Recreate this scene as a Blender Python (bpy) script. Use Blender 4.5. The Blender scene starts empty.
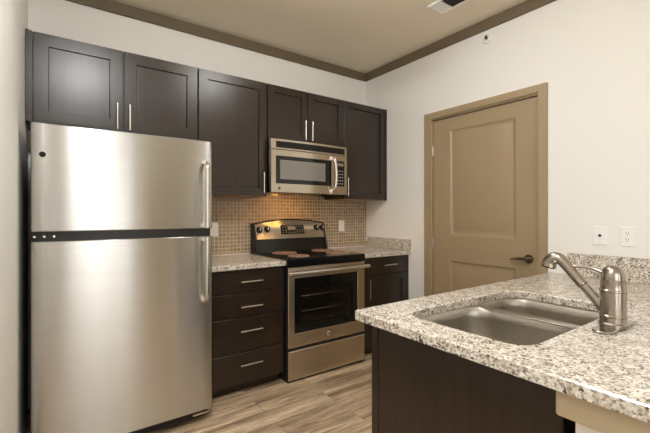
import bpy, bmesh, math, random
from mathutils import Vector, Matrix

random.seed(7)
S = bpy.context.scene
COL = S.collection

# ------------------------------------------------------------------ camera
cd = bpy.data.cameras.new('camera')
cam = bpy.data.objects.new('camera', cd)
COL.objects.link(cam)
cam.location = (-2.759, -3.096, 1.262)
cam.rotation_euler = (math.radians(90), 0, math.radians(-35.553))
cd.sensor_fit = 'HORIZONTAL'
cd.sensor_width = 36.0
cd.lens = 376.9 / 650 * 36.0
cd.shift_y = -2.46 / 650
cd.clip_start = 0.02
S.camera = cam

# ------------------------------------------------------------------ world, light levels, exposure
W = bpy.data.worlds.new('world')
S.world = W
W.use_nodes = True
W.node_tree.nodes['Background'].inputs[0].default_value = (0.75, 0.85, 1.0, 1)
W.node_tree.nodes['Background'].inputs[1].default_value = 1.0
WINDOW_GLOW = 1.25
FILL_WINDOW_GLOW = 2.8
KITCHEN_LAMP = 20.0
BOUNCE_FILL = 120.0
COOK_GLOW = 90.0
vs = S.view_settings
vs.view_transform = 'Standard'
vs.look = 'None'
vs.exposure = 0.46
vs.gamma = 1.0
vs.use_curve_mapping = False
S.cycles.max_bounces = 10
S.cycles.diffuse_bounces = 6
S.cycles.glossy_bounces = 6
S.cycles.sample_clamp_indirect = 3.0
S.cycles.use_denoising = True

# ------------------------------------------------------------------ materials
def new_mat(name):
    m = bpy.data.materials.new(name)
    m.use_nodes = True
    nt = m.node_tree
    return m, nt, nt.nodes['Principled BSDF']

def mat(name, col, rough=0.5, metal=0.0, spec=0.5, emit=None, estr=0.0, coat=0.0, noise=0.0):
    m, nt, b = new_mat(name)
    b.inputs['Base Color'].default_value = (*col, 1)
    b.inputs['Roughness'].default_value = rough
    b.inputs['Metallic'].default_value = metal
    b.inputs['Specular IOR Level'].default_value = spec
    b.inputs['Coat Weight'].default_value = coat
    if emit:
        b.inputs['Emission Color'].default_value = (*emit, 1)
        b.inputs['Emission Strength'].default_value = estr
    if noise:
        tc = nt.nodes.new('ShaderNodeTexCoord')
        n = nt.nodes.new('ShaderNodeTexNoise')
        n.inputs['Scale'].default_value = 180
        n.inputs['Detail'].default_value = 3
        bp = nt.nodes.new('ShaderNodeBump')
        bp.inputs['Strength'].default_value = noise
        bp.inputs['Distance'].default_value = 0.002
        nt.links.new(tc.outputs['Object'], n.inputs['Vector'])
        nt.links.new(n.outputs['Fac'], bp.inputs['Height'])
        nt.links.new(bp.outputs['Normal'], b.inputs['Normal'])
    return m

def ramp(nt, stops, interp='LINEAR'):
    r = nt.nodes.new('ShaderNodeValToRGB')
    r.color_ramp.interpolation = interp
    el = r.color_ramp.elements
    while len(el) < len(stops):
        el.new(0.5)
    for e, (p, c) in zip(el, stops):
        e.position = p
        e.color = (*c, 1) if len(c) == 3 else c
    return r

def coords(nt, scale=(1, 1, 1), rot=(0, 0, 0)):
    tc = nt.nodes.new('ShaderNodeTexCoord')
    mp = nt.nodes.new('ShaderNodeMapping')
    mp.inputs['Scale'].default_value = scale
    mp.inputs['Rotation'].default_value = rot
    nt.links.new(tc.outputs['Object'], mp.inputs['Vector'])
    return mp

def noise_node(nt, vec, scale, detail=4, rough=0.55):
    n = nt.nodes.new('ShaderNodeTexNoise')
    n.inputs['Scale'].default_value = scale
    n.inputs['Detail'].default_value = detail
    n.inputs['Roughness'].default_value = rough
    nt.links.new(vec.outputs[0], n.inputs['Vector'])
    return n

def mix(nt, fac, a, b, blend='MIX'):
    mx = nt.nodes.new('ShaderNodeMix')
    mx.data_type = 'RGBA'
    mx.blend_type = blend
    for sock, v in ((mx.inputs[0], fac), (mx.inputs[6], a), (mx.inputs[7], b)):
        if isinstance(v, (int, float)):
            sock.default_value = v
        elif isinstance(v, tuple):
            sock.default_value = (*v, 1)
        else:
            nt.links.new(v, sock)
    return mx.outputs[2]

def wood_mat(name, dark, light, rough, vertical=True):
    m, nt, b = new_mat(name)
    mp = coords(nt, (38, 38, 2.2) if vertical else (2.2, 38, 38))
    n = noise_node(nt, mp, 1.0, 3, 0.5)
    r = ramp(nt, [(0.2, dark), (0.8, light)])
    nt.links.new(n.outputs['Fac'], r.inputs[0])
    nt.links.new(r.outputs[0], b.inputs['Base Color'])
    b.inputs['Specular IOR Level'].default_value = 0.55
    b.inputs['Roughness'].default_value = rough
    return m

def steel_mat(name, col, rough, aniso=0.85, rot=0.0, axis='Z', grain=(1.5, 1.5, 400)):
    m, nt, b = new_mat(name)
    b.inputs['Metallic'].default_value = 1.0
    b.inputs['Anisotropic'].default_value = aniso
    b.inputs['Anisotropic Rotation'].default_value = rot
    t = nt.nodes.new('ShaderNodeTangent')
    t.direction_type = 'RADIAL'
    t.axis = axis
    nt.links.new(t.outputs[0], b.inputs['Tangent'])
    mp = coords(nt, grain)
    n = noise_node(nt, mp, 1.0, 3, 0.6)
    r = ramp(nt, [(0.3, tuple(c * 0.93 for c in col)), (0.7, tuple(min(1, c * 1.05) for c in col))])
    nt.links.new(n.outputs['Fac'], r.inputs[0])
    nt.links.new(r.outputs[0], b.inputs['Base Color'])
    b.inputs['Roughness'].default_value = rough
    return m

def granite_mat():
    m, nt, b = new_mat('speckled_granite')
    mp = coords(nt)
    big = noise_node(nt, mp, 26, 3, 0.6)
    base = ramp(nt, [(0.34, (0.36, 0.28, 0.20)), (0.48, (0.55, 0.48, 0.385)), (0.64, (0.76, 0.71, 0.63))])
    nt.links.new(big.outputs['Fac'], base.inputs[0])
    wn = noise_node(nt, mp, 90, 3, 0.6)
    warp = mix(nt, 0.010, mp.outputs[0], wn.outputs['Color'], 'ADD')
    v = nt.nodes.new('ShaderNodeTexVoronoi')
    v.inputs['Scale'].default_value = 165
    nt.links.new(warp, v.inputs['Vector'])
    cell = nt.nodes.new('ShaderNodeSeparateColor')
    nt.links.new(v.outputs['Color'], cell.inputs[0])
    tint = ramp(nt, [(0.0, (0.05, 0.042, 0.036)), (0.08, (0.15, 0.11, 0.08)), (0.20, (0.33, 0.265, 0.20)),
                     (0.34, (0.53, 0.465, 0.38)), (0.54, (0.73, 0.69, 0.615)), (0.8, (0.86, 0.845, 0.80))], 'CONSTANT')
    nt.links.new(cell.outputs[0], tint.inputs[0])
    c1 = mix(nt, 0.55, base.outputs[0], tint.outputs[0])
    dn = noise_node(nt, mp, 105, 2, 0.5)
    patch = noise_node(nt, mp, 30, 2, 0.5)
    ds = nt.nodes.new('ShaderNodeMath'); ds.operation = 'MULTIPLY_ADD'
    nt.links.new(patch.outputs['Fac'], ds.inputs[0])
    ds.inputs[1].default_value = 0.6
    nt.links.new(dn.outputs['Fac'], ds.inputs[2])
    dr = ramp(nt, [(0.91, (0, 0, 0)), (0.97, (1, 1, 1))])
    nt.links.new(ds.outputs[0], dr.inputs[0])
    c2 = mix(nt, dr.outputs[0], c1, (0.075, 0.06, 0.05))
    nt.links.new(c2, b.inputs['Base Color'])
    b.inputs['Roughness'].default_value = 0.21
    return m

def tile_mat():
    m, nt, b = new_mat('brown_mosaic_tile')
    tc = nt.nodes.new('ShaderNodeTexCoord')
    sp = nt.nodes.new('ShaderNodeSeparateXYZ')
    cb = nt.nodes.new('ShaderNodeCombineXYZ')
    nt.links.new(tc.outputs['Object'], sp.inputs[0])
    nt.links.new(sp.outputs[0], cb.inputs[0])
    nt.links.new(sp.outputs[2], cb.inputs[1])
    br = nt.nodes.new('ShaderNodeTexBrick')
    br.offset = 0.0
    br.squash = 1.0
    br.inputs['Scale'].default_value = 1.0
    br.inputs['Brick Width'].default_value = 0.0325
    br.inputs['Row Height'].default_value = 0.0325
    br.inputs['Mortar Size'].default_value = 0.0022
    br.inputs['Mortar Smooth'].default_value = 0.15
    br.inputs['Color1'].default_value = (0.25, 0.175, 0.10, 1)
    br.inputs['Color2'].default_value = (0.37, 0.275, 0.17, 1)
    br.inputs['Mortar'].default_value = (0.62, 0.54, 0.42, 1)
    nt.links.new(cb.outputs[0], br.inputs['Vector'])
    nt.links.new(br.outputs['Color'], b.inputs['Base Color'])
    mr = nt.nodes.new('ShaderNodeMapRange')
    mr.inputs['To Min'].default_value = 0.16
    mr.inputs['To Max'].default_value = 0.7
    nt.links.new(br.outputs['Fac'], mr.inputs['Value'])
    nt.links.new(mr.outputs[0], b.inputs['Roughness'])
    bp = nt.nodes.new('ShaderNodeBump')
    bp.invert = True
    bp.inputs['Strength'].default_value = 0.6
    bp.inputs['Distance'].default_value = 0.002
    nt.links.new(br.outputs['Fac'], bp.inputs['Height'])
    nt.links.new(bp.outputs['Normal'], b.inputs['Normal'])
    return m

def floor_mat():
    m, nt, b = new_mat('wood_plank_floor')
    mp = coords(nt)
    br = nt.nodes.new('ShaderNodeTexBrick')
    br.offset = 0.37
    br.inputs['Scale'].default_value = 1.0
    br.inputs['Brick Width'].default_value = 1.22
    br.inputs['Row Height'].default_value = 0.152
    br.inputs['Mortar Size'].default_value = 0.0012
    br.inputs['Color1'].default_value = (0.0, 0.0, 0.0, 1)
    br.inputs['Color2'].default_value = (1, 1, 1, 1)
    br.inputs['Mortar'].default_value = (0.1, 0.1, 0.1, 1)
    nt.links.new(mp.outputs[0], br.inputs['Vector'])
    # each plank shifts the grain
    sc = nt.nodes.new('ShaderNodeVectorMath'); sc.operation = 'MULTIPLY_ADD'
    nt.links.new(br.outputs['Color'], sc.inputs[0])
    sc.inputs[1].default_value = (3.0, 0.7, 5.0)
    nt.links.new(mp.outputs[0], sc.inputs[2])
    mp2 = nt.nodes.new('ShaderNodeMapping')
    mp2.inputs['Scale'].default_value = (1.3, 17, 1)
    nt.links.new(sc.outputs[0], mp2.inputs['Vector'])
    n1 = noise_node(nt, mp2, 1.0, 5, 0.6)
    n1.inputs['Distortion'].default_value = 0.5
    r1 = ramp(nt, [(0.32, (0.21, 0.135, 0.08)), (0.43, (0.40, 0.285, 0.18)), (0.54, (0.58, 0.435, 0.285)), (0.70, (0.78, 0.62, 0.44))])
    nt.links.new(n1.outputs['Fac'], r1.inputs[0])
    mp3 = nt.nodes.new('ShaderNodeMapping')
    mp3.inputs['Scale'].default_value = (8, 160, 1)
    nt.links.new(sc.outputs[0], mp3.inputs['Vector'])
    n2 = noise_node(nt, mp3, 1.0, 4, 0.65)
    r2 = ramp(nt, [(0.36, (0.60, 0.58, 0.56)), (0.62, (1.15, 1.15, 1.15))])
    nt.links.new(n2.outputs['Fac'], r2.inputs[0])
    c = mix(nt, 1.0, r1.outputs[0], r2.outputs[0], 'MULTIPLY')
    c = mix(nt, br.outputs['Fac'], c, (0.06, 0.04, 0.025))
    nt.links.new(c, b.inputs['Base Color'])
    b.inputs['Roughness'].default_value = 0.42
    return m

def glass_dark_mat(name, tint, clear):
    m, nt, b = new_mat(name)
    b.inputs['Base Color'].default_value = (*tint, 1)
    b.inputs['Roughness'].default_value = 0.06
    b.inputs['Specular IOR Level'].default_value = 0.6
    b.inputs['Alpha'].default_value = 1 - clear
    return m

M = {}
M['wall'] = mat('cream_wall_paint', (0.82, 0.798, 0.752), 0.65, noise=0.06)
M['ceiling'] = mat('tan_ceiling_paint', (0.84, 0.755, 0.60), 0.75, noise=0.06)
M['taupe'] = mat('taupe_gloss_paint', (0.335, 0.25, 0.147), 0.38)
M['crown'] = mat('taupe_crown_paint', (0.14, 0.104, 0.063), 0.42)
M['white_paint'] = mat('white_wall_paint', (0.82, 0.79, 0.73), 0.6)
M['tan_trim'] = mat('tan_trim_paint', (0.52, 0.42, 0.28), 0.45)
M['floor'] = floor_mat()
M['tile'] = tile_mat()
M['granite'] = granite_mat()
M['cab'] = wood_mat('espresso_wood', (0.012, 0.0068, 0.0036), (0.030, 0.0170, 0.0095), 0.30)
M['cab_in'] = mat('cabinet_shadow_gap', (0.008, 0.006, 0.005), 0.6)
M['maple'] = mat('bare_maple_underside', (0.42, 0.25, 0.12), 0.5)
M['steel'] = steel_mat('brushed_stainless_steel', (0.59, 0.59, 0.575), 0.23, 1.0, 0.25)
M['steel2'] = steel_mat('stainless_trim', (0.62, 0.555, 0.455), 0.26, 0.9, 0.25)
M['steel3'] = steel_mat('control_panel_steel', (0.62, 0.555, 0.455), 0.42, 0.95, 0.25)
M['bright'] = mat('satin_nickel', (0.72, 0.68, 0.62), 0.22, 1.0)
M['chrome'] = mat('polished_chrome', (0.85, 0.83, 0.80), 0.08, 1.0)
M['faucet'] = mat('brushed_nickel_faucet', (0.40, 0.36, 0.31), 0.22, 1.0)
M['sink'] = steel_mat('satin_sink_steel', (0.47, 0.435, 0.38), 0.33, 0.4, 0.0, 'Z', (60, 60, 60))
M['black'] = mat('black_plastic', (0.010, 0.009, 0.009), 0.35)
M['blackgloss'] = mat('black_glass', (0.006, 0.006, 0.006), 0.07)
M['enamel'] = mat('black_enamel', (0.006, 0.006, 0.006), 0.16, 0.0, 0.35)
M['greyside'] = mat('dark_grey_fridge_side', (0.045, 0.043, 0.04), 0.45, noise=0.1)
M['ovenglass'] = glass_dark_mat('smoked_oven_glass', (0.012, 0.009, 0.006), 0.68)
M['oven_in'] = mat('oven_cavity_enamel', (0.13, 0.085, 0.05), 0.4)
M['mwglass'] = mat('grey_microwave_window', (0.20, 0.185, 0.16), 0.12)
M['button'] = mat('grey_button_print', (0.45, 0.45, 0.43), 0.5)
M['burner'] = mat('copper_brown_burner', (0.36, 0.235, 0.175), 0.45)
M['burner_dark'] = mat('burner_coil_line', (0.13, 0.07, 0.045), 0.5)
M['white_plastic'] = mat('white_plastic', (0.86, 0.85, 0.82), 0.35)
M['slot'] = mat('dark_slot', (0.03, 0.028, 0.025), 0.6)
M['bronze'] = mat('oiled_bronze', (0.24, 0.20, 0.16), 0.22, 1.0)
M['vent_dark'] = mat('vent_duct_dark', (0.02, 0.018, 0.015), 0.8)
M['vent_grey'] = mat('vent_louvre_grey', (0.34, 0.32, 0.28), 0.5)
M['badge'] = mat('silver_badge', (0.80, 0.78, 0.74), 0.3, 0.4)
M['caulk'] = mat('white_caulk', (0.85, 0.83, 0.78), 0.4)
M['pane'] = mat('daylit_window_pane', (0.8, 0.85, 0.9), 0.3, emit=(1.0, 0.985, 0.95), estr=WINDOW_GLOW)
M['pane_dim'] = mat('daylit_blind', (0.8, 0.8, 0.78), 0.5, emit=(1.0, 0.985, 0.95), estr=WINDOW_GLOW * 0.62)
M['fill_pane'] = mat('fill_window_pane', (0.8, 0.85, 0.9), 0.3, emit=(0.93, 0.97, 1.0), estr=FILL_WINDOW_GLOW)
M['lamp1'] = mat('lit_lamp_diffuser', (0.9, 0.88, 0.82), 0.4, emit=(0.985, 0.99, 1.0), estr=KITCHEN_LAMP)
M['bounce_fill'] = mat('bounce_fill_diffuser', (0.9, 0.88, 0.82), 0.4, emit=(0.98, 0.99, 1.0), estr=BOUNCE_FILL)
M['lens'] = mat('lit_cooktop_lens', (1.0, 0.8, 0.5), 0.4, emit=(1.0, 0.50, 0.12), estr=COOK_GLOW)

# ------------------------------------------------------------------ geometry helpers
def NB():
    return bmesh.new()

def box(bm, x0, x1, y0, y1, z0, z1, bev=0.0, seg=2):
    if x0 > x1: x0, x1 = x1, x0
    if y0 > y1: y0, y1 = y1, y0
    if z0 > z1: z0, z1 = z1, z0
    r = bmesh.ops.create_cube(bm, size=1.0)
    vs_ = r['verts']
    for v in vs_:
        v.co = Vector((x0 + (v.co.x + .5) * (x1 - x0), y0 + (v.co.y + .5) * (y1 - y0), z0 + (v.co.z + .5) * (z1 - z0)))
    if bev > 0:
        es = list({e for v in vs_ for e in v.link_edges})
        bmesh.ops.bevel(bm, geom=es, offset=bev, segments=seg, affect='EDGES', clamp_overlap=True)

def frame_from(d):
    d = d.normalized()
    a = Vector((0, 0, 1)) if abs(d.z) < 0.9 else Vector((1, 0, 0))
    u = d.cross(a).normalized()
    return u, d.cross(u).normalized()

def cyl(bm, p0, p1, r, seg=24, r2=None):
    p0, p1 = Vector(p0), Vector(p1)
    r2 = r if r2 is None else r2
    u, w = frame_from(p1 - p0)
    a = [bm.verts.new(p0 + (u * math.cos(t) + w * math.sin(t)) * r) for t in [2 * math.pi * k / seg for k in range(seg)]]
    b = [bm.verts.new(p1 + (u * math.cos(t) + w * math.sin(t)) * r2) for t in [2 * math.pi * k / seg for k in range(seg)]]
    for k in range(seg):
        bm.faces.new((a[k], a[(k + 1) % seg], b[(k + 1) % seg], b[k]))
    bm.faces.new(a[::-1]); bm.faces.new(b)

def lathe(bm, prof, origin=(0, 0, 0), axis=(0, 0, 1), seg=32, sx=1.0, sy=1.0):
    """prof: (radius, height along axis) pairs; ends are closed."""
    o, ax = Vector(origin), Vector(axis).normalized()
    if abs(ax.z) > 0.99:
        u, w = Vector((1, 0, 0)), Vector((0, 1, 0))
    else:
        u, w = frame_from(ax)
    rows = []
    for r, h in prof:
        rows.append([bm.verts.new(o + ax * h + (u * math.cos(2 * math.pi * k / seg) * sx + w * math.sin(2 * math.pi * k / seg) * sy) * max(r, 1e-5)) for k in range(seg)])
    for a, b in zip(rows, rows[1:]):
        for k in range(seg):
            bm.faces.new((a[k], a[(k + 1) % seg], b[(k + 1) % seg], b[k]))
    bm.faces.new(rows[0][::-1]); bm.faces.new(rows[-1])

def smooth_path(pts, n=8):
    P = [Vector(p) for p in pts]
    if len(P) < 3: return P
    out = []
    for i in range(len(P) - 1):
        p0 = P[max(i - 1, 0)]; p1 = P[i]; p2 = P[i + 1]; p3 = P[min(i + 2, len(P) - 1)]
        for k in range(n):
            t = k / n
            out.append(0.5 * ((2 * p1) + (-p0 + p2) * t + (2 * p0 - 5 * p1 + 4 * p2 - p3) * t * t + (-p0 + 3 * p1 - 3 * p2 + p3) * t ** 3))
    out.append(P[-1])
    return out

def tube(bm, pts, r, seg=12, smooth=8, flat=None):
    """r: one radius or one per given point; flat: (scale on u, scale on w)."""
    P = smooth_path(pts, smooth) if smooth else [Vector(p) for p in pts]
    if isinstance(r, (list, tuple)):
        R = []
        for i in range(len(P)):
            t = i / (len(P) - 1) * (len(r) - 1)
            k = min(int(t), len(r) - 2)
            R.append(r[k] + (r[k + 1] - r[k]) * (t - k))
    else:
        R = [r] * len(P)
    u, w = frame_from(P[1] - P[0])
    rows = []
    for i, p in enumerate(P):
        d = (P[min(i + 1, len(P) - 1)] - P[max(i - 1, 0)]).normalized()
        u = (u - d * u.dot(d)).normalized()
        w = d.cross(u)
        fu, fw = flat or (1, 1)
        rows.append([bm.verts.new(p + (u * math.cos(2 * math.pi * k / seg) * fu + w * math.sin(2 * math.pi * k / seg) * fw) * R[i]) for k in range(seg)])
    for a, b in zip(rows, rows[1:]):
        for k in range(seg):
            bm.faces.new((a[k], a[(k + 1) % seg], b[(k + 1) % seg], b[k]))
    bm.faces.new(rows[0][::-1]); bm.faces.new(rows[-1])

def rings(bm, rr, cap_first=True):
    """rectangular rings (x0, x1, z0, z1, y) joined in order; facing -y."""
    rows = []
    for x0, x1, z0, z1, y in rr:
        rows.append([bm.verts.new(c) for c in ((x0, y, z0), (x1, y, z0), (x1, y, z1), (x0, y, z1))])
    for a, b in zip(rows, rows[1:]):
        for k in range(4):
            bm.faces.new((a[k], a[(k + 1) % 4], b[(k + 1) % 4], b[k]))
    if cap_first: bm.faces.new(rows[0][::-1])
    bm.faces.new(rows[-1])

def prism(bm, pts, z0, z1, bev=0.0):
    """xy outline extruded from z0 to z1, with an optional small chamfer at both ends"""
    c = Vector((sum(p[0] for p in pts) / len(pts), sum(p[1] for p in pts) / len(pts)))
    def row(z, ins):
        out = []
        n = len(pts)
        for i in range(n):
            p = Vector(pts[i]); a = Vector(pts[i - 1]); b = Vector(pts[(i + 1) % n])
            t = (b - a)
            nrm = Vector((t.y, -t.x)).normalized() if t.length > 0 else Vector((0, 0))
            q = p - nrm * ins
            out.append(bm.verts.new((q.x, q.y, z)))
        return out
    zs = [(z0, bev), (z0 + bev, 0), (z1 - bev, 0), (z1, bev)] if bev else [(z0, 0), (z1, 0)]
    rows = [row(z, i) for z, i in zs]
    n = len(pts)
    for a, b in zip(rows, rows[1:]):
        for k in range(n):
            bm.faces.new((a[k], a[(k + 1) % n], b[(k + 1) % n], b[k]))
    bm.faces.new(rows[0][::-1]); bm.faces.new(rows[-1])

def rrect(x0, x1, y0, y1, r, seg=8):
    """counter-clockwise rounded rectangle; r one radius or four (x1y0, x1y1, x0y1, x0y0)"""
    if not isinstance(r, (list, tuple)): r = [r] * 4
    out = []
    for (cx, cy, a0), q in zip(((x1, y0, -90), (x1, y1, 0), (x0, y1, 90), (x0, y0, 180)), r):
        sx = -1 if cx == x1 else 1
        sy = -1 if cy == y1 else 1
        for k in range(seg + 1):
            a = math.radians(a0 + 90 * k / seg)
            out.append((cx + sx * q + q * math.cos(a), cy + sy * q + q * math.sin(a)))
    return out

ROOT_LOC = {}
def root_shift(o):
    while o.parent is not None:
        o = o.parent
    return Vector(ROOT_LOC.get(o.name, (0, 0, 0)))

def obj(name, bm, m, parent=None, base=None, angle=32, label=None):
    """one mesh object; shapes are given in the thing's own frame (base subtracted)"""
    bmesh.ops.recalc_face_normals(bm, faces=bm.faces[:])
    if parent is not None:
        sh = root_shift(parent)
    else:
        sh = Vector(base) if base is not None else Vector((0, 0, 0))
    if sh.length: bmesh.ops.translate(bm, verts=bm.verts[:], vec=-sh)
    me = bpy.data.meshes.new(name)
    bm.to_mesh(me); bm.free()
    for p in me.polygons: p.use_smooth = True
    me.set_sharp_from_angle(angle=math.radians(angle))
    me.materials.append(M[m])
    o = bpy.data.objects.new(name, me)
    COL.objects.link(o)
    if parent is not None:
        o.parent = parent
    else:
        o.location = sh
        ROOT_LOC[o.name] = tuple(sh)
    if label: o['label'] = label
    return o

def tag(o, label, cat, group=None):
    o['label'] = label; o['category'] = cat
    if group: o['group'] = group
    return o

def thing(name, loc, label, cat, rot=0.0, group=None, own=False):
    """an Empty at the thing's base; own=True keeps shapes in the local frame (for turned things)"""
    o = bpy.data.objects.new(name, None)
    o.empty_display_size = 0.1
    COL.objects.link(o)
    o.location = loc; o.rotation_euler = (0, 0, rot)
    ROOT_LOC[o.name] = (0, 0, 0) if own else tuple(loc)
    return tag(o, label, cat, group)

def struct(name, bm, m, parent=None, base=None):
    o = obj(name, bm, m, parent, base)
    if parent is None: o['kind'] = 'structure'
    return o

def shaker(bm, x0, x1, z0, z1, yf, th=0.02, stile=0.058, rec=0.012):
    rings(bm, [(x0, x1, z0, z1, yf + th), (x0, x1, z0, z1, yf + .002), (x0 + .002, x1 - .002, z0 + .002, z1 - .002, yf),
               (x0 + stile, x1 - stile, z0 + stile, z1 - stile, yf),
               (x0 + stile + .003, x1 - stile - .003, z0 + stile + .003, z1 - stile - .003, yf + rec)])

def slab(bm, x0, x1, z0, z1, yf, th=0.02, e=0.003):
    rings(bm, [(x0, x1, z0, z1, yf + th), (x0, x1, z0, z1, yf + e), (x0 + e, x1 - e, z0 + e, z1 - e, yf)])

def pull(parent, x, z, yf, length=0.168, vertical=True, m='bright'):
    """slim bar pull on two posts"""
    bm = NB()
    h = length / 2
    y = yf - 0.032
    d = Vector((0, 0, 1)) if vertical else Vector((1, 0, 0))
    c = Vector((x, y, z))
    cyl(bm, c - d * h, c + d * h, 0.006, 12)
    for s in (-1, 1):
        q = c + d * s * h * 0.62
        cyl(bm, q, q + Vector((0, 0.032, 0)), 0.0045, 10)
    return obj('handle', bm, m, parent)

# ================================================================== THE ROOM
X0, YR, ZC = -2.903, -6.2, 2.79
CZ = 2.706
bm = NB(); box(bm, X0 - .1, .25, YR - .1, .1, -.08, 0.0); struct('floor', bm, 'floor')
bm = NB(); box(bm, X0 - .1, .25, YR - .1, .1, ZC, ZC + .08); struct('ceiling', bm, 'ceiling')
bm = NB(); box(bm, X0 - .1, .12, 0.0, .1, 0, ZC); struct('wall_back', bm, 'wall')
SY0, SY1, SZ0, SZ1 = -5.75, -4.05, .55, 2.25
bm = NB(); box(bm, X0 - .1, X0, SY1, 0.0, 0, ZC); box(bm, X0 - .1, X0, YR, SY0, 0, ZC)
box(bm, X0 - .1, X0, SY0, SY1, 0, SZ0); box(bm, X0 - .1, X0, SY0, SY1, SZ1, ZC)
struct('wall_left', bm, 'wall')
bm = NB(); box(bm, X0 - .075, X0 - .065, SY0, SY1, SZ0, SZ1)
fill_win = struct('fill_window', bm, 'fill_pane')  # glowing window added behind the camera as fill for the door wall and peninsula
bm = NB()
for a, b in ((SY0 - .07, SY0), (SY1, SY1 + .07)): box(bm, X0, X0 + .02, a, b, SZ0 - .07, SZ1 + .07)
box(bm, X0, X0 + .02, SY0, SY1, SZ1, SZ1 + .07); box(bm, X0, X0 + .03, SY0, SY1, SZ0 - .07, SZ0)
box(bm, X0 - .06, X0 - .015, (SY0 + SY1) / 2 - .025, (SY0 + SY1) / 2 + .025, SZ0, SZ1)
struct('window_frame', bm, 'taupe', fill_win)  # frame of the added fill window
# wall with the door opening
DY0, DY1, DZ = -1.818, -.883, 2.112
bm = NB()
box(bm, 0, .12, YR, DY0, 0, ZC); box(bm, 0, .12, DY1, 0, 0, ZC); box(bm, 0, .12, DY0, DY1, DZ, ZC)
struct('wall_right', bm, 'wall')
# rear wall with a wide window, behind the camera
WX0, WX1, WZ0, WZ1 = -2.74, -1.62, .08, 2.30
bm = NB()
box(bm, X0 - .1, WX0, YR - .1, YR, 0, ZC); box(bm, WX1, .12, YR - .1, YR, 0, ZC)
box(bm, WX0, WX1, YR - .1, YR, 0, WZ0); box(bm, WX0, WX1, YR - .1, YR, WZ1, ZC)
struct('wall_rear', bm, 'wall')
xm = WX0 + .34
bm = NB(); box(bm, xm, WX1, YR - .07, YR - .06, WZ0, WZ1)
win = struct('window_1', bm, 'pane')
bm = NB(); box(bm, WX0, xm, YR - .07, YR - .06, WZ0, WZ1); struct('blind_pane', bm, 'pane_dim', win)
bm = NB()
for a, b in ((WX0 - .14, WX0), (WX1, WX1 + .05)): box(bm, a, b, YR, YR + .03, 0, WZ1 + .07)
box(bm, WX0, WX1, YR, YR + .02, WZ1, WZ1 + .07); box(bm, WX0, WX1, YR, YR + .03, WZ0 - .07, WZ0)
struct('window_frame', bm, 'greyside', win)
bm = NB(); box(bm, xm - .02, xm + .02, YR - .055, YR - .02, WZ0, WZ1); struct('mullion', bm, 'white_plastic', win)

bm = NB(); box(bm, -1.30, -.38, YR + .001, YR + .035, 0, 2.11, .004)
d2 = struct('added_door', bm, 'taupe')  # unseen door added to darken one side of the fridge reflection
bm = NB()
for a, b in ((-1.37, -1.30), (-.38, -.31)): box(bm, a, b, YR + .001, YR + .045, 0, 2.18, .003)
box(bm, -1.30, -.38, YR + .001, YR + .045, 2.11, 2.18, .003)
struct('added_door_casing', bm, 'taupe', d2)

# crown bands
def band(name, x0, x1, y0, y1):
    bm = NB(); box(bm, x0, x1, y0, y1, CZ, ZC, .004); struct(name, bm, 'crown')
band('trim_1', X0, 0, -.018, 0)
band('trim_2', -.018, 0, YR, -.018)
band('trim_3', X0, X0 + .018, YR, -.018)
# baseboards
bm = NB(); box(bm, -.014, 0, DY1 + .067, -.625, 0, .10, .003); struct('baseboard_right', bm, 'taupe')
bm = NB(); box(bm, X0, X0 + .014, YR, -.80, 0, .10, .003); struct('baseboard_left', bm, 'taupe')

# ------------------------------------------------------------------ door in the side wall
def W_(o):   # turned door frame: local x = -world y, local y = world x
    o.rotation_euler = (0, 0, math.radians(-90)); return o
bm = NB()
for a, b in ((.816, .883), (1.818, 1.878)): box(bm, a, b, -.018, 0, 0, DZ + .056, .003)
box(bm, .883, 1.818, -.018, 0, DZ, DZ + .056, .003)
W_(struct('trim_4', bm, 'taupe'))
bm = NB()
for a, b in ((.883, .893), (1.808, 1.818)): box(bm, a, b, 0, .12, 0, DZ)
box(bm, .893, 1.808, 0, .12, DZ - .010, DZ)
W_(struct('trim_5', bm, 'taupe'))
bm = NB()
LX0, LX1, LZ0, LZ1, LY = .897, 1.804, .012, DZ - .014, .024
PX0, PX1 = 1.066, 1.640
P1, P2 = (1.078, 1.985), (.24, .858)
box(bm, LX0, PX0, LY, LY + .04, LZ0, LZ1); box(bm, PX1, LX1, LY, LY + .04, LZ0, LZ1)
box(bm, PX0, PX1, LY, LY + .04, LZ0, P2[0]); box(bm, PX0, PX1, LY, LY + .04, P2[1], P1[0]); box(bm, PX0, PX1, LY, LY + .04, P1[1], LZ1)
for z0, z1 in (P1, P2):
    rr = []
    for i, y in ((0, LY), (.006, LY + .005), (.020, LY + .013), (.030, LY + .013), (.058, LY + .005), (.062, LY + .004)):
        rr.append((PX0 + i, PX1 - i, z0 + i, z1 - i, y))
    rings(bm, rr, cap_first=False)
door = W_(struct('door_1', bm, 'taupe'))
bm = NB()
hx, hz = 1.737, .937
cyl(bm, (hx, LY, hz), (hx, LY - .012, hz), .034, 28, .030)
cyl(bm, (hx, LY - .012, hz), (hx, LY - .050, hz), .013, 16)
tube(bm, [(hx + .008, LY - .050, hz + .003), (hx - .02, LY - .052, hz + .003), (hx - .07, LY - .050, hz - .003), (hx - .115, LY - .042, hz - .009)], [.015, .013, .010, .007], 12)
obj('door_handle', bm, 'bronze', door)
for z in (1.83, 1.0):
    bm = NB()
    cyl(bm, (.892, LY - .008, z - .045), (.892, LY - .008, z + .045), .007, 12)
    cyl(bm, (.892, LY - .008, z + .045), (.892, LY - .008, z + .052), .004, 10)
    obj('door_hinge', bm, 'bright', door)

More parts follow.
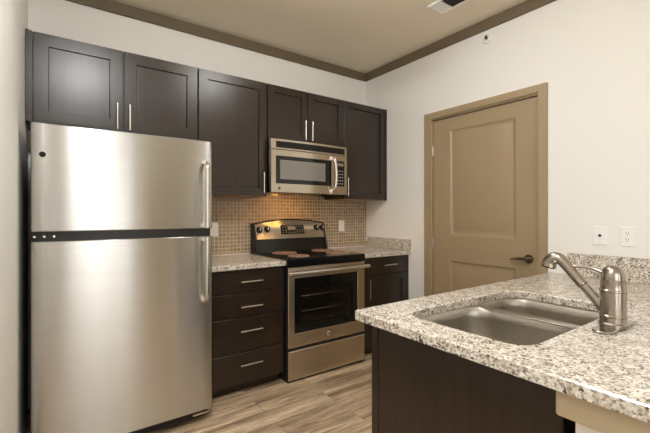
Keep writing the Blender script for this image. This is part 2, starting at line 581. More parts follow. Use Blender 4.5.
# low wall under the bar end of the peninsula
bm = NB(); box(bm, -1.695, 0, -2.83, -2.690, 0, .824, .002); struct('wall_peninsula', bm, 'white_paint')
bm = NB(); box(bm, -1.722, -1.69, -2.86, -2.655, .750, .8255, .004); struct('trim_6', bm, 'tan_trim')

# mosaic tile on the back wall
bm = NB(); box(bm, -1.985, -.002, -.010, -.0005, .906, 1.4015)
box(bm, -1.3565, -.5655, -.010, -.0005, 1.4015, 1.456)
ts = tag(obj('tile_backsplash', bm, 'tile', base=(-1.0, 0, .906)), 'brown square mosaic tile backsplash behind the stove', 'backsplash')
for a, b in ((-1.962, -1.368), (-.596, -.022)):
    bm = NB(); box(bm, a, b, -.017, -.0098, .9145, .921, .003); obj('caulk_line', bm, 'caulk', ts)

# ================================================================== COUNTERTOPS
ZT = .914
bm = NB()
prism(bm, [(-1.962, -.648), (-1.366, -.648), (-1.366, -.0105), (-1.962, -.0105)], ZT - .036, ZT, .004)
tag(obj('countertop', bm, 'granite', base=(-1.66, -.33, ZT - .036)), 'short granite countertop over the four drawer cabinet beside the refrigerator', 'countertop')
bm = NB()
prism(bm, [(-.598, -.648), (-.001, -.648), (-.001, -.0105), (-.598, -.0105)], ZT - .036, ZT, .004)
ct = tag(obj('countertop', bm, 'granite', base=(-.3, -.33, ZT - .036)), 'corner granite countertop between the stove and the door wall', 'countertop')
bm = NB(); box(bm, -.021, -.0005, -.650, -.0115, ZT + .0003, 1.017, .003)
tag(obj('granite_splash', bm, 'granite', base=(-.0105, -.33, ZT)), 'short granite splash strip on the door wall at the stove corner', 'backsplash')

# peninsula countertop with the sink opening
PZ = .862
HX0, HX1, HY0, HY1 = -1.622, -.788, -2.530, -2.040
outer = rrect(-1.752, -.0008, -3.06, -1.887, [.002, .002, .022, .022], 6)
hole = rrect(HX0, HX1, HY0, HY1, [.075, .095, .10, .075], 10)
def slab_hole(bm, outer, hole, z0, z1, e=.004):
    def shrink(pts, d):
        n = len(pts); out = []
        for i in range(n):
            a, b = Vector(pts[i - 1]), Vector(pts[(i + 1) % n]); t = (b - a).normalized()
            out.append((pts[i][0] - t.y * d, pts[i][1] + t.x * d))
        return out
    def loop(pts, z):
        vs_ = [bm.verts.new((x, y, z)) for x, y in pts]
        return vs_
    def edges(vs_):
        return [bm.edges.get((vs_[i], vs_[(i + 1) % len(vs_)])) or bm.edges.new((vs_[i], vs_[(i + 1) % len(vs_)])) for i in range(len(vs_))]
    o_rows = [loop(outer, z0), loop(outer, z1 - e), loop(shrink(outer, e), z1)]
    h_rows = [loop(hole, z0), loop(hole, z1 - e), loop(shrink(hole, -e), z1)]
    for rows in (o_rows, h_rows):
        for a, b in zip(rows, rows[1:]):
            n = len(a)
            for k in range(n):
                bm.faces.new((a[k], a[(k + 1) % n], b[(k + 1) % n], b[k]))
    for o, h in ((o_rows[0], h_rows[0]), (o_rows[2], h_rows[2])):
        bmesh.ops.triangle_fill(bm, edges=edges(o) + edges(h), use_beauty=True)
bm = NB(); slab_hole(bm, outer, hole, PZ - .036, PZ)
pc = tag(obj('peninsula_countertop', bm, 'granite', base=(-.9, -2.45, PZ - .036), angle=30), 'large granite peninsula countertop with the sink set into it', 'countertop')
bm = NB(); box(bm, -.021, -.0005, -3.06, -2.004, PZ + .0003, 1.006, .003)
tag(obj('granite_splash', bm, 'granite', base=(-.0105, -2.5, PZ)), 'granite splash strip on the wall below the two white wall plates', 'backsplash')

# ================================================================== SINK
def bowl(x0, x1, y0, y1, rad, zt=.8245, zb=.655):
    bm = NB()
    prof = [(-.020, zt - .0), (-.004, zt), (.0, zt - .004), (.003, zt - .05), (.008, zb + .05), (.016, zb + .022), (.032, zb + .006), (.06, zb)]
    rows = []
    for ins, z in prof:
        pts = rrect(x0 + ins, x1 - ins, y0 + ins, y1 - ins, [max(.02, q - ins * .6) for q in rad], 10)
        rows.append([bm.verts.new((x, y, z)) for x, y in pts])
    n = len(rows[0])
    for a, b in zip(rows, rows[1:]):
        for k in range(n):
            bm.faces.new((a[k], a[(k + 1) % n], b[(k + 1) % n], b[k]))
    bm.faces.new(rows[-1])
    bmesh.ops.recalc_face_normals(bm, faces=bm.faces[:])
    return bm
sk = thing('kitchen_sink', (-1.2, -2.29, .65), 'double bowl stainless undermount sink in the granite peninsula', 'sink')
bowls = ((-1.630, -1.128, -2.538, -2.034, [.13, .10, .11, .085]), (-1.102, -.780, -2.538, -2.034, [.085, .10, .06, .06]))
for x0, x1, y0, y1, rad in bowls:
    b_ = bowl(x0, x1, y0, y1, rad)
    bo = obj('bowl', b_, 'sink', sk, angle=50)
    bm = NB()
    cx_, cy_ = (x0 + x1) / 2, (y0 + y1) / 2
    lathe(bm, [(.056, .6552), (.056, .659), (.048, .6605), (.040, .657), (.0, .656)], (cx_, cy_, 0))
    obj('drain', bm, 'chrome', bo)
bm = NB()
box(bm, -1.138, -1.092, -2.50, -2.036, .8205, .8262, .0025, 3)
obj('divider', bm, 'sink', sk)

# ================================================================== FAUCET
fx, fy = -1.165, -2.607
fc = thing('kitchen_faucet', (fx, fy, PZ), 'brushed nickel single lever pull out faucet behind the sink', 'faucet')
bm = NB()
pts = rrect(fx - .122, fx + .122, fy - .031, fy + .031, .0305, 8)
prism(bm, pts, PZ + .0003, PZ + .010, .003)
obj('base_plate', bm, 'faucet', fc)
bm = NB()
lathe(bm, [(.042, PZ + .009), (.042, PZ + .018), (.0385, PZ + .022), (.0385, PZ + .040), (.0405, PZ + .042), (.0405, PZ + .047), (.0385, PZ + .049),
           (.0385, PZ + .128), (.0405, PZ + .130), (.0405, PZ + .135), (.0385, PZ + .137), (.0365, PZ + .165), (.0375, PZ + .168), (.0, PZ + .168)], (fx, fy, 0), seg=40)
obj('body', bm, 'faucet', fc)
bm = NB()
lathe(bm, [(.0350, PZ + .168), (.0355, PZ + .174), (.0340, PZ + .192), (.0285, PZ + .207), (.018, PZ + .217), (.006, PZ + .221), (.0, PZ + .221)], (fx, fy, 0), seg=40)
cap = obj('lever_cap', bm, 'faucet', fc)
bm = NB()
tube(bm, [(fx, fy + .025, PZ + .188), (fx, fy + .055, PZ + .200), (fx, fy + .090, PZ + .204), (fx, fy + .125, PZ + .202), (fx, fy + .150, PZ + .197)], [.008, .006, .005, .0055, .007], 12)
obj('lever', bm, 'faucet', cap)
bm = NB()
a = Vector((fx, fy + .02, PZ + .055)); e = Vector((fx, fy + .160, PZ + .216))
d = (e - a)
tube(bm, [a, a + d * .25, a + d * .5], [.0190, .0175, .0165], 18)
sp = obj('spout', bm, 'faucet', fc)
bm = NB()
tube(bm, [a + d * .5, a + d * .515, a + d * .54, a + d * .75, a + d * .93, e + Vector((0, .012, .010)), e + Vector((0, .032, .010)), e + Vector((0, .047, -.004)), e + Vector((0, .053, -.020))],
     [.0165, .0205, .0190, .0190, .0195, .0215, .024, .0255, .028], 20)
sh = obj('spray_head', bm, 'faucet', fc)
bm = NB()
q = e + Vector((0, .053, -.020)); dd = Vector((0, .25, -1)).normalized()
cyl(bm, q, q + dd * .006, .0255, 20); obj('spray_nozzle', bm, 'black', sh)

# ================================================================== PENINSULA CABINET (turned to face the stove)
pn = thing('peninsula_cabinet', (-.83, -1.912, 0), 'dark espresso peninsula cabinet under the sink countertop', 'cabinet', math.pi, own=True)
# local x = -(world x + .83), local y = -(world y + 1.912); front faces local -y
LX = lambda wx: -(wx + .83)
xl, xr = LX(-.03), LX(-1.645)
bm = NB()
box(bm, xl, xr, .021, .04, .10, .8245); box(bm, xl, xr, .72, .738, 0, .8245); box(bm, xl, xr, .04, .72, .10, .118); box(bm, xl, xl + .018, .04, .72, 0, .8245)
box(bm, xl, xr, .095, .11, 0, .10)
obj('carcass', bm, 'cab', pn)
bm = NB()
box(bm, xr, xr + .024, .042, .740, 0, .8245, .0015); box(bm, xr - .004, xr + .026, .0, .042, 0, .8245, .002)
obj('end_panel', bm, 'cab', pn)
w4 = (xr - .01 - xl) / 3
for k in range(3):
    a = xl + k * w4 + .002; b = xl + (k + 1) * w4 - .002
    bm = NB(); shaker(bm, a, b, .11, .665, .0); dr = obj('cabinet_door', bm, 'cab', pn); pull(dr, b - .035, .57, .0)
    bm = NB(); slab(bm, a, b, .672, .815, .0); obj('drawer_front', bm, 'cab', pn)

# ================================================================== WALL CABINETS
ZU, ZB, YF = 2.329, 1.402, -.326
def wall_cab(label, x0, x1, z0, doors, pulls, z1=ZU, filler=None, stile=.058):
    t = thing('wall_cabinet', ((x0 + x1) / 2, -.0, z0), label, 'cabinet', group='dark wall cabinets along the back wall')
    bm = NB()
    box(bm, x0, x1, YF + .0215, -.0005, z0 + .004, z1)
    obj('carcass', bm, 'cab', t)
    bm = NB(); box(bm, x0 + .016, x1 - .016, YF + .024, -.012, z0, z0 + .004); obj('underside', bm, 'maple', t, label='bare pale wood underside')
    if filler:
        bm = NB()
        for a, b, y in filler: box(bm, a, b, y, YF + .0215, z0, z1, .001)
        obj('filler_strip', bm, 'cab', t)
    for (a, b), (px, pz) in zip(doors, pulls):
        bm = NB(); shaker(bm, a + .002, b - .002, z0 + .002, z1 - .002, YF, stile=stile)
        dr = obj('cabinet_door', bm, 'cab', t)
        if px is not None: pull(dr, px, pz, YF)
    return t
ZF = 1.800
wall_cab('short two door wall cabinet above the refrigerator', -2.901, -1.915, ZF, [(-2.868, -2.400), (-2.396, -1.917)],
         [(-2.436, 1.892), (-2.364, 1.892)], filler=[(-2.901, -2.884, YF - .012), (-2.884, -2.870, YF - .002)], stile=.072)
wall_cab('tall single door wall cabinet between the refrigerator cabinet and the microwave', -1.912, -1.358, ZB, [(-1.912, -1.360)], [(-1.399, 1.513)], stile=.066)
wall_cab('small two door wall cabinet directly above the microwave', -1.355, -.567, 1.882, [(-1.354, -.968), (-.964, -.568)], [(-1.002, 1.985), (-.932, 1.985)])
wall_cab('single door wall cabinet in the corner by the door wall', -.564, -.001, ZB, [(-.563, -.030)], [(-.534, 1.518)], filler=[(-.026, -.001, YF - .001)])

# ================================================================== BASE CABINETS
YB = -.620
t = thing('drawer_cabinet', (-1.64, -.3, 0), 'dark base cabinet of four drawers between refrigerator and stove', 'cabinet')
bm = NB(); box(bm, -1.915, -1.366, YB + .0215, -.012, .088, ZT - .0365); box(bm, -1.915, -1.366, YB + .075, -.03, 0, .088)
obj('carcass', bm, 'cab', t)
for z0, z1, pz in ((.714, .872, .791), (.545, .708, .617), (.300, .539, .449), (.080, .294, .214)):
    bm = NB(); slab(bm, -1.913, -1.369, z0, z1, YB); dr = obj('drawer', bm, 'cab', t); pull(dr, -1.640, pz, YB, .165, False)
t = thing('base_cabinet', (-.3, -.3, 0), 'dark base cabinet with one drawer over a door beside the stove', 'cabinet')
bm = NB(); box(bm, -.596, -.001, YB + .0215, -.012, .088, ZT - .0365); box(bm, -.596, -.001, YB + .075, -.03, 0, .088)
obj('carcass', bm, 'cab', t)
bm = NB(); box(bm, -.030, -.001, YB + .002, YB + .0215, .088, ZT - .0365, .001); obj('filler_strip', bm, 'cab', t)
bm = NB(); slab(bm, -.575, -.034, .718, .872, YB); dr = obj('drawer', bm, 'cab', t); pull(dr, -.274, .800, YB, .165, False)
bm = NB(); shaker(bm, -.575, -.034, .092, .712, YB); dr = obj('cabinet_door', bm, 'cab', t); pull(dr, -.524, .600, YB)

# ================================================================== appliance badge: round chrome disc with a curled monogram
def badge(parent, x, z, yf, r):
    bm = NB()
    cyl(bm, (x, yf, z), (x, yf - .003, z), r, 28)
    lathe(bm, [(r * .80, .003), (r * .84, .0045), (r * .96, .0045), (r, .003)], (x, yf, z), (0, -1, 0), 28)
    n0 = len(bm.faces)
    y = yf - .0035
    c = lambda a, q: (x + r * q * math.cos(a), y, z + r * q * math.sin(a))
    for a0 in (0, math.pi):
        tube(bm, [c(a0 + k * .5, .25 + .025 * k) for k in range(0, 11)], r * .06, 6, 3)
    bm.faces.ensure_lookup_table()
    for f in bm.faces[n0:]: f.material_index = 1
    o = obj('badge', bm, 'badge', parent, label='round silver maker badge')
    o.data.materials.append(M['slot'])
    return o

# ================================================================== REFRIGERATOR
FX0, FX1, FY = -2.856, -1.978, -.832
fr = thing('refrigerator', ((FX0 + FX1) / 2, -.4, 0), 'tall stainless steel top freezer refrigerator against the wall', 'refrigerator')
bm = NB(); box(bm, FX0 + .006, FX1 - .006, -.742, -.05, .05, 1.682, .006); obj('body', bm, 'greyside', fr)
def door_profile(x0, x1, yb, yf, bulge, r=.022, n=28):
    pts = []
    def yfront(x):
        t = (x - (x0 + x1) / 2) / ((x1 - x0) / 2)
        return yf + bulge * t * t
    pts.append((x1, yb))
    pts2 = [(x0, yb)]
    # front runs x0 -> x1 (counter-clockwise seen from above)
    k0 = yfront(x0 + r)
    for k in range(6):
        a = math.pi + k / 5 * math.pi / 2
        pts2.append((x0 + r + r * math.cos(a), k0 + r + r * math.sin(a)))
    for k in range(1, n):
        x = x0 + r + (x1 - x0 - 2 * r) * k / n
        pts2.append((x, yfront(x)))
    for k in range(6):
        a = 1.5 * math.pi + k / 5 * math.pi / 2
        pts2.append((x1 - r + r * math.cos(a), k0 + r + r * math.sin(a)))
    return pts2 + pts
fz = [(1.176, 1.702, 'freezer_door'), (.083, 1.128, 'fridge_door')]
fdoors = []
for z0, z1, nm in fz:
    bm = NB(); prism(bm, door_profile(FX0, FX1, -.752, FY, .004), z0, z1, .004)
    fdoors.append(obj(nm, bm, 'steel', fr, angle=25))
bm = NB(); box(bm, FX0 + .004, FX1 - .004, -.752, -.741, .083, 1.700); obj('door_gasket', bm, 'black', fr)
bm = NB(); prism(bm, door_profile(FX0 + .006, FX1 - .006, -.74, FY + .012, .012, .018), 1.1285, 1.1755); gp = obj('gap_strip', bm, 'black', fr)
for x in (-2.842, -2.804, -2.765):
    bm = NB(); cyl(bm, (x, FY + .030, 1.152), (x, FY + .016, 1.152), .0055, 12); obj('hinge_screw', bm, 'bright', gp)
bm = NB(); box(bm, FX0 + .01, FX1 - .01, -.80, -.06, 1.683, 1.722, .008); obj('top_cap', bm, 'black', fr)
bm = NB(); box(bm, FX0 + .012, FX1 - .012, -.775, -.70, .022, .078, .004)
for k in range(3): box(bm, FX0 + .05, FX1 - .05, -.779, -.775, .032 + k * .014, .038 + k * .014)
obj('toe_grille', bm, 'black', fr)
for x in (FX0 + .06, FX1 - .06):
    for y in (-.69, -.12):
        bm = NB(); cyl(bm, (x, y, 0), (x, y, .05), .022, 16); obj('levelling_foot', bm, 'black', fr)
bm = NB(); box(bm, FX1 - .11, FX1 - .02, -.79, -.776, .040, .052, .002); obj('foot_bracket', bm, 'bright', fr)
hxx, hy = -2.032, -.888
bm = NB()
tube(bm, [(hxx, FY + .012, 1.572), (hxx, FY - .022, 1.568), (hxx, hy + .006, 1.542), (hxx, hy, 1.50), (hxx, hy, 1.42), (hxx, hy, 1.30), (hxx, hy, 1.222), (hxx, hy, 1.182)], .0125, 14)
box(bm, hxx - .011, hxx + .011, hy, FY + .012, 1.180, 1.206, .004)
obj('handle', bm, 'bright', fdoors[0])
bm = NB()
tube(bm, [(hxx, FY + .012, .744), (hxx, FY - .022, .748), (hxx, hy + .006, .774), (hxx, hy, .815), (hxx, hy, .90), (hxx, hy, 1.0), (hxx, hy, 1.08), (hxx, hy, 1.124)], .0125, 14)
box(bm, hxx - .011, hxx + .011, hy, FY + .012, 1.100, 1.126, .004)
obj('handle', bm, 'bright', fdoors[1])
badge(fdoors[0], -2.811, 1.549, FY + .0028, .017)

# ================================================================== RANGE
RX0, RX1 = -1.361, -.603
RF = -.668
rg = thing('stove', ((RX0 + RX1) / 2, -.35, 0), 'stainless electric stove with black cooktop and oven window', 'stove')
bm = NB()
# body around the oven cavity
OX0, OX1, OZ0, OZ1, OY = -1.295, -.670, .40, .79, -.20
box(bm, RX0, OX0, -.610, -.030, .022, .866); box(bm, OX1, RX1, -.610, -.030, .022, .866)
box(bm, OX0, OX1, -.610, -.030, .022, OZ0); box(bm, OX0, OX1, -.610, -.030, OZ1, .866)
box(bm, OX0, OX1, OY, -.030, OZ0, OZ1)
obj('body', bm, 'black', rg)
bm = NB()
ii = .003
box(bm, OX0, OX1, OY - ii, OY - .0005, OZ0, OZ1); box(bm, OX0, OX1, -.608, OY - ii, OZ0 + .0005, OZ0 + ii); box(bm, OX0, OX1, -.608, OY - ii, OZ1 - ii, OZ1 - .0005)
box(bm, OX0 + .0005, OX0 + ii, -.608, OY - ii, OZ0 + ii, OZ1 - ii); box(bm, OX1 - ii, OX1 - .0005, -.608, OY - ii, OZ0 + ii, OZ1 - ii)
obj('oven_cavity', bm, 'oven_in', rg)
for z in (.50, .62):
    bm = NB()
    for y in (-.59, -.225):
        cyl(bm, (OX0 + .004, y, z), (OX1 - .004, y, z), .004, 8)
    for k in range(17):
        x = OX0 + .03 + k * (OX1 - OX0 - .06) / 16
        cyl(bm, (x, -.59, z + .004), (x, -.225, z + .004), .0025, 6)
    obj('oven_rack', bm, 'bright', rg)
bm = NB(); box(bm, RX0 + .008, RX1 - .008, -.60, -.06, 0, .022); obj('plinth', bm, 'black', rg)
# oven door: stainless frame round a black glass band with a smoked pane
DX0, DX1, DZ0, DZ1 = RX0 + .006, RX1 - .002, .258, .862
GX0, GX1, GZ0, GZ1 = -1.302, -.684, .362, .778
bm = NB()
def pic_frame(bm, x0, x1, z0, z1, a0, a1, b0, b1, yf, yb, e=.004):
    rows = []
    for (p0, p1, q0, q1, y) in ((a0, a1, b0, b1, yb), (a0, a1, b0, b1, yf + .002), (a0 - .002, a1 + .002, b0 - .002, b1 + .002, yf), (x0 + e, x1 - e, z0 + e, z1 - e, yf), (x0, x1, z0, z1, yf + e), (x0, x1, z0, z1, yb), (a0, a1, b0, b1, yb)):
        rows.append([bm.verts.new(c) for c in ((p0, y, q0), (p1, y, q0), (p1, y, q1), (p0, y, q1))])
    for a, b in zip(rows, rows[1:]):
        for k in range(4): bm.faces.new((a[k], a[(k + 1) % 4], b[(k + 1) % 4], b[k]))
    bmesh.ops.remove_doubles(bm, verts=rows[0] + rows[-1], dist=1e-5)
pic_frame(bm, DX0, DX1, DZ0, DZ1, GX0, GX1, GZ0, GZ1, RF, RF + .045)
od = obj('oven_door', bm, 'steel2', rg)
IX0, IX1, IZ0, IZ1 = -1.240, -.732, .425, .700
bm = NB(); pic_frame(bm, GX0, GX1, GZ0, GZ1, IX0, IX1, IZ0, IZ1, RF + .002, RF + .040, .001)
obj('window_surround', bm, 'blackgloss', od)
bm = NB(); box(bm, IX0, IX1, RF + .003, RF + .009, IZ0, IZ1); obj('window_pane', bm, 'ovenglass', od)
bm = NB()
hz = .822
tube(bm, [(DX0 + .004, RF - .036, hz), (DX0 + .02, RF - .046, hz), (-.98, RF - .052, hz), (DX1 - .02, RF - .046, hz), (DX1 - .004, RF - .036, hz)], .0155, 16, 10)
for x in (DX0 + .018, DX1 - .018): box(bm, x - .012, x + .012, RF - .040, RF, hz - .011, hz + .011, .003)
obj('oven_handle', bm, 'bright', od)
badge(od, -.984, .312, RF, .017)
bm = NB(); slab(bm, DX0, DX1, .016, .236, RF - .002, .05, .006); obj('storage_drawer', bm, 'steel2', rg)
bm = NB(); box(bm, RX0 + .004, RX1 - .004, RF + .006, -.61, .024, .866); obj('front_gap', bm, 'black', rg)
bpy.data.objects.remove(bpy.data.objects['front_gap'])
bm = NB()
for z0, z1 in ((.236, .258), (.004, .016)): box(bm, RX0 + .004, RX1 - .004, RF + .012, -.61, z0, z1)
box(bm, RX0, RX0 + .0055, RF + .010, -.61, .022, .866)
obj('door_gap', bm, 'black', rg)
# cooktop
bm = NB(); box(bm, RX0 - .003, RX1 + .003, -.672, -.0125, .870, .924, .007, 3); ck = obj('cooktop', bm, 'enamel', rg)
for bx, by, br_ in ((-1.140, -.225, .105), (-1.160, -.490, .088), (-.745, -.215, .088), (-.740, -.465, .105)):
    bm = NB(); lathe(bm, [(br_, .9242), (br_, .9265), (br_ * .97, .9280), (br_ * .2, .9280), (.0, .9280)], (bx, by, 0), seg=40)
    bu = obj('burner', bm, 'burner', rg)
    bm = NB()
    for q in (.35, .55, .75, .92):
        tube(bm, [(bx + br_ * q * math.cos(a * math.pi / 16), by + br_ * q * math.sin(a * math.pi / 16), .9282) for a in range(33)], .0022, 6, 0)
    obj('coil_ring', bm, 'burner_dark', bu)
# back control panel, arched along its top
def arch(bm, x0, x1, z0, ze, zm, y0, y1, n=20, tilt=0.0, y1t=None):
    front, back = [], []
    def col(x):
        t = (x - (x0 + x1) / 2) / ((x1 - x0) / 2)
        return ze + (zm - ze) * (1 - t * t)
    top = [(x0 + (x1 - x0) * k / n) for k in range(n + 1)]
    out = [(x0, z0), (x1, z0)] + [(x, col(x)) for x in reversed(top)]
    f = [bm.verts.new((x, y0 + tilt * (z - z0), z)) for x, z in out]; b = [bm.verts.new((x, y1 + (tilt * (z - z0) if y1t else 0), z)) for x, z in out]
    bm.faces.new(f); bm.faces.new(b[::-1])
    m_ = len(out)
    for k in range(m_): bm.faces.new((f[k], b[k], b[(k + 1) % m_], f[(k + 1) % m_]))
bm = NB(); arch(bm, RX0, RX1, .924, 1.180, 1.216, -.118, -.0125, tilt=.28); bg = obj('backguard', bm, 'enamel', rg)
PT = .28
PF = lambda z: -.092 + PT * (z - 1.040)      # the panel leans back
bm = NB(); arch(bm, RX0 + .022, RX1 - .018, 1.040, 1.170, 1.205, PF(1.040), PF(1.040) + .006, tilt=PT, y1t=True); cp = obj('control_panel', bm, 'steel3', rg)
for kx, kz in ((-1.306, 1.122), (-1.229, 1.126), (-.700, 1.133), (-.634, 1.130)):
    bm = NB(); lathe(bm, [(.030, 0), (.030, .006), (.0265, .010), (.024, .020), (.021, .024), (.0, .024)], (kx, PF(kz), kz), (0, -1, PT), 24)
    kn = obj('knob', bm, 'black', rg)
    bm = NB(); box(bm, kx - .003, kx + .003, PF(kz) - .028, PF(kz) - .0225, kz - .004, kz + .020, .001); obj('pointer', bm, 'white_plastic', kn)
def tilted(bm):
    for v in bm.verts: v.co.y += PF(v.co.z)
    return bm
bm = NB(); slab(bm, -1.092, -.842, 1.078, 1.158, -.003, .004, .001); ds = obj('display', tilted(bm), 'blackgloss', rg)
for x in [-1.075 + k * .030 for k in range(8)]:
    for z in (1.092, 1.112, 1.140):
        if -1.03 < x < -.93 and z > 1.1: continue
        bm = NB(); box(bm, x, x + .010, -.0045, -.0028, z, z + .005)
        obj('button', tilted(bm), 'button', ds)
bm = NB(); slab(bm, -1.020, -.935, 1.116, 1.150, -.0038, .001, .0004); obj('clock_display', tilted(bm), 'mwglass', ds)
for x in (RX0 + .011, RX1 - .009):
    bm = NB(); box(bm, x - .009, x + .009, -.007, .006, .930, 1.178, .004); obj('end_cap', tilted(bm), 'black', bg)

# ================================================================== MICROWAVE
MX0, MX1, MZ0, MZ1, MF = -1.366, -.596, 1.437, 1.868, -.412
MX0b, MX1b = -1.352, -.600
mw = thing('microwave', ((MX0 + MX1) / 2, -.2, MZ0), 'stainless over the range microwave mounted above the stove', 'microwave')
bm = NB(); box(bm, -1.352, -.572, MF + .038, -.0115, MZ0 + .020, 1.880, .003)
for a in (-1.352, -.610): box(bm, a, a + .010, MF + .040, -.02, MZ0 - .001, MZ0 + .024)
obj('body', bm, 'black', mw)
def bow(x):
    t = (x - (MX0 + MX1) / 2) / ((MX1 - MX0) / 2)
    return -.018 * (1 - t * t)
def bow_panel(bm, x0, x1, z0, z1, y, th, n=14):
    pts = [(x0 + (x1 - x0) * k / n, y + bow(x0 + (x1 - x0) * k / n)) for k in range(n + 1)] + [(x1, y + th), (x0, y + th)]
    prism(bm, pts, z0, z1, .0015)
bm = NB()
bow_panel(bm, MX0, MX1, 1.785, MZ1, MF + .004, .034)
tp = obj('vent_panel', bm, 'steel2', mw)
bm = NB(); bow_panel(bm, MX0 + .044, MX1 - .026, 1.798, 1.850, MF + .001, .006); vg = obj('vent_grille', bm, 'black', mw)
bm = NB()
for k in range(5): bow_panel(bm, MX0 + .05, MX1 - .032, 1.803 + k * .0095, 1.8065 + k * .0095, MF - .002, .004)
obj('grille_slat', bm, 'enamel', vg)
bm = NB(); bow_panel(bm, MX0, -.742, MZ0, 1.780, MF, .038); dm = obj('microwave_door', bm, 'steel2', mw)
bm = NB(); bow_panel(bm, MX0 + .040, -.782, 1.508, 1.732, MF - .0015, .004); wb = obj('window_surround', bm, 'blackgloss', dm)
bm = NB(); bow_panel(bm, MX0 + .076, -.850, 1.543, 1.700, MF - .003, .003); obj('window_pane', bm, 'mwglass', dm)
bm = NB()
yh = MF + bow(-.77)
tube(bm, [(-.772, yh - .004, 1.752), (-.770, yh - .030, 1.742), (-.764, yh - .044, 1.690), (-.762, yh - .048, 1.610), (-.764, yh - .044, 1.530), (-.770, yh - .030, 1.476), (-.772, yh - .004, 1.466)], .0125, 14)
for z in (1.755, 1.463): box(bm, -.790, -.754, yh - .018, yh + .004, z - .018, z + .018, .004)
obj('door_handle', bm, 'bright', dm)
badge(dm, MX0 + .068, 1.470, MF + bow(MX0 + .068) - .0005, .016)
bm = NB(); bow_panel(bm, -.739, MX1, MZ0, 1.780, MF, .038); pp = obj('control_side', bm, 'steel2', mw)
bm = NB(); bow_panel(bm, -.727, -.628, 1.510, 1.735, MF - .0015, .004); kp = obj('keypad', bm, 'blackgloss', mw)
for r_ in range(5):
    for c_ in range(3):
        x = -.713 + c_ * .027; z = 1.530 + r_ * .028
        bm = NB(); bow_panel(bm, x, x + .014, z, z + .008, MF - .0025, .002, 2); obj('button', bm, 'button', kp)
bm = NB(); bow_panel(bm, -.715, -.640, 1.690, 1.718, MF - .0025, .002, 4); obj('clock_display', bm, 'mwglass', kp)
for x in (-1.107, -.979):
    bm = NB(); box(bm, x - .02, x + .02, -.30, -.24, MZ0 + .0175, MZ0 + .0205)
    ln = obj('cooktop_lamp', bm, 'lens', mw, label='lit amber lamp lens underneath')

# ================================================================== OUTLETS AND SWITCHES
def plate_back(name, x, z, label, toggle):
    t = thing(name, (x, -.0105, z - .0575), label, 'outlet' if not toggle else 'switch')
    bm = NB(); slab(bm, x - .036, x + .036, z - .058, z + .058, -.0165, .006, .003); obj('cover_plate', bm, 'white_plastic', t)
    if toggle:
        bm = NB(); slab(bm, x - .016, x + .016, z - .033, z + .033, -.0195, .004, .002); obj('rocker', bm, 'white_plastic', t)
    else:
        for s in (-1, 1):
            bm = NB(); cyl(bm, (x, -.0165, z + s * .020), (x, -.0180, z + s * .020), .0165, 20); so = obj('socket', bm, 'white_plastic', t)
            bm = NB()
            for dx in (-.006, .006): box(bm, x + dx - .001, x + dx + .001, -.0184, -.0178, z + s * .020 - .001, z + s * .020 + .008)
            obj('slot', bm, 'slot', so)
    return t
plate_back('light_switch', -1.690, 1.134, 'white wall switch on the tile between refrigerator and stove', True)
plate_back('wall_outlet', -.343, 1.140, 'white wall plate on the tile just beyond the stove', True)
def plate_side(name, y, z, label, cat, duplex):
    t = thing(name, (-.0005, y, z - .0585), label, cat, math.radians(-90), own=True)
    bm = NB(); rings(bm, [(-.0385, .0385, 0, .118, 0), (-.0385, .0385, 0, .118, -.003), (-.0355, .0355, .003, .115, -.006)]); obj('cover_plate', bm, 'white_plastic', t)
    if duplex:
        bm = NB(); box(bm, -.017, .017, -.0085, -.006, .026, .092, .002); rc = obj('receptacle', bm, 'white_plastic', t)
        for zz in (.041, .077):
            bm = NB()
            for dx in (-.0065, .0065): box(bm, dx - .0013, dx + .0013, -.0092, -.008, zz - .001, zz + .008)
            cyl(bm, (0, -.0085, zz - .008), (0, -.0092, zz - .008), .0028, 10)
            obj('slot', bm, 'slot', rc)
    else:
        bm = NB(); lathe(bm, [(.0085, 0), (.0085, .004), (.005, .005), (.005, .011), (.0, .011)], (0, -.006, .059), (0, -1, 0), 16); obj('jack', bm, 'slot', t)
        for zz in (.018, .100):
            bm = NB(); cyl(bm, (0, -.006, zz), (0, -.0072, zz), .003, 10); obj('screw', bm, 'bright', t)
    return t
plate_side('cable_plate', -2.183, 1.128, 'white wall plate with a single centre jack above the granite splash', 'wall plate', False)
plate_side('wall_outlet', -2.323, 1.128, 'white duplex power outlet above the granite splash', 'outlet', True)

# ================================================================== SPRINKLER, VENT, CEILING LAMP, ADDED FILL LAMP
t = thing('sprinkler_head', (-.0005, -1.430, 2.643), 'white round fire sprinkler high on the wall above the door', 'sprinkler')
bm = NB(); lathe(bm, [(.044, 0), (.044, .004), (.038, .014), (.022, .018), (.022, .004), (.0, .004)], (-.0005, -1.430, 2.643), (-1, 0, 0), 32); obj('escutcheon', bm, 'white_plastic', t)
bm = NB()
cyl(bm, (-.004, -1.430, 2.643), (-.024, -1.430, 2.643), .006, 14); cyl(bm, (-.024, -1.430, 2.643), (-.026, -1.430, 2.643), .009, 16)
for s in (-1, 1): tube(bm, [(-.008, -1.430, 2.643 + s * .010), (-.018, -1.430, 2.643 + s * .016), (-.030, -1.430, 2.643 + s * .006)], .0025, 8)
obj('nozzle', bm, 'slot', t)

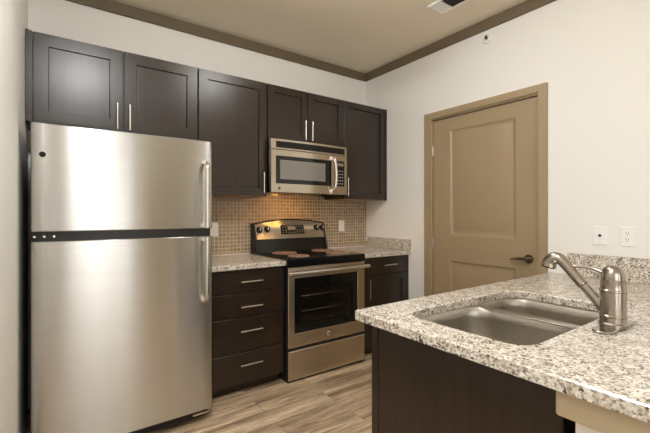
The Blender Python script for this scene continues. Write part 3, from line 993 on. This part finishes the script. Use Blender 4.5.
VX0, VX1, VY0, VY1 = -.540, -.362, -1.640, -1.280
t = thing('ceiling_vent', ((VX0 + VX1) / 2, (VY0 + VY1) / 2, ZC - .012), 'white rectangular air vent with dark louvres on the ceiling', 'vent')
bm = NB()
z0, z1 = ZC - .011, ZC - .0005
box(bm, VX0, VX0 + .022, VY0, VY1, z0, z1, .003); box(bm, VX1 - .022, VX1, VY0, VY1, z0, z1, .003)
box(bm, VX0 + .02, VX1 - .02, VY0, VY0 + .022, z0, z1, .003); box(bm, VX0 + .02, VX1 - .02, VY1 - .022, VY1, z0, z1, .003)
obj('vent_frame', bm, 'white_plastic', t)
bm = NB(); box(bm, VX0 + .021, VX1 - .021, VY1 - .105, VY1 - .021, z0 + .002, z1, .002); obj('blank_plate', bm, 'white_plastic', t)
bm = NB(); box(bm, VX0 + .021, VX1 - .021, VY0 + .021, VY1 - .105, z1 - .001, z1 + .0003); obj('duct_backing', bm, 'vent_dark', t)
bm = NB()
for k in range(7):
    x = VX0 + .034 + k * .0185
    rows = [bm.verts.new(c) for c in ((x - .007, VY0 + .022, z0 + .001), (x + .006, VY0 + .022, z1 - .001), (x + .006, VY1 - .106, z1 - .001), (x - .007, VY1 - .106, z0 + .001))]
    rows2 = [bm.verts.new(v.co + Vector((.002, 0, 0))) for v in rows]
    bm.faces.new(rows); bm.faces.new(rows2[::-1])
    for k2 in range(4): bm.faces.new((rows[k2], rows2[k2], rows2[(k2 + 1) % 4], rows[(k2 + 1) % 4]))
obj('louvre_slat', bm, 'vent_grey', t)

def ceiling_lamp(x, y, m, label, drum):
    t = thing('ceiling_lamp', (x, y, ZC - .09), label, 'lamp')
    if drum:
        bm = NB(); lathe(bm, [(.06, ZC - .0005), (.06, ZC - .015), (.012, ZC - .018), (.012, ZC - .045), (.0, ZC - .045)], (x, y, 0), seg=32); obj('ceiling_rose', bm, 'bright', t)
        bm = NB(); lathe(bm, [(.0, ZC - .0455), (.16, ZC - .0455), (.17, ZC - .052), (.17, ZC - .125), (.16, ZC - .135), (.0, ZC - .138)], (x, y, 0), seg=40); obj('diffuser', bm, m, t)
        return t
    bm = NB(); lathe(bm, [(.165, ZC - .0005), (.165, ZC - .022), (.15, ZC - .026), (.0, ZC - .026)], (x, y, 0), seg=40); obj('rim', bm, 'bright', t)
    bm = NB(); lathe(bm, [(.15, ZC - .0265), (.145, ZC - .045), (.12, ZC - .068), (.07, ZC - .084), (.02, ZC - .089), (.0, ZC - .089)], (x, y, 0), seg=40); obj('diffuser', bm, m, t)
    return t
ceiling_lamp(-1.42, -1.62, 'lamp1', 'lit drum shaped ceiling lamp over the middle of the kitchen floor', True)
ceiling_lamp(-2.52, -2.35, 'bounce_fill', 'added unseen flush fill lamp close to the wall beside the refrigerator', False)  # added out of view in place of bounced flash, for sheen on the cabinets
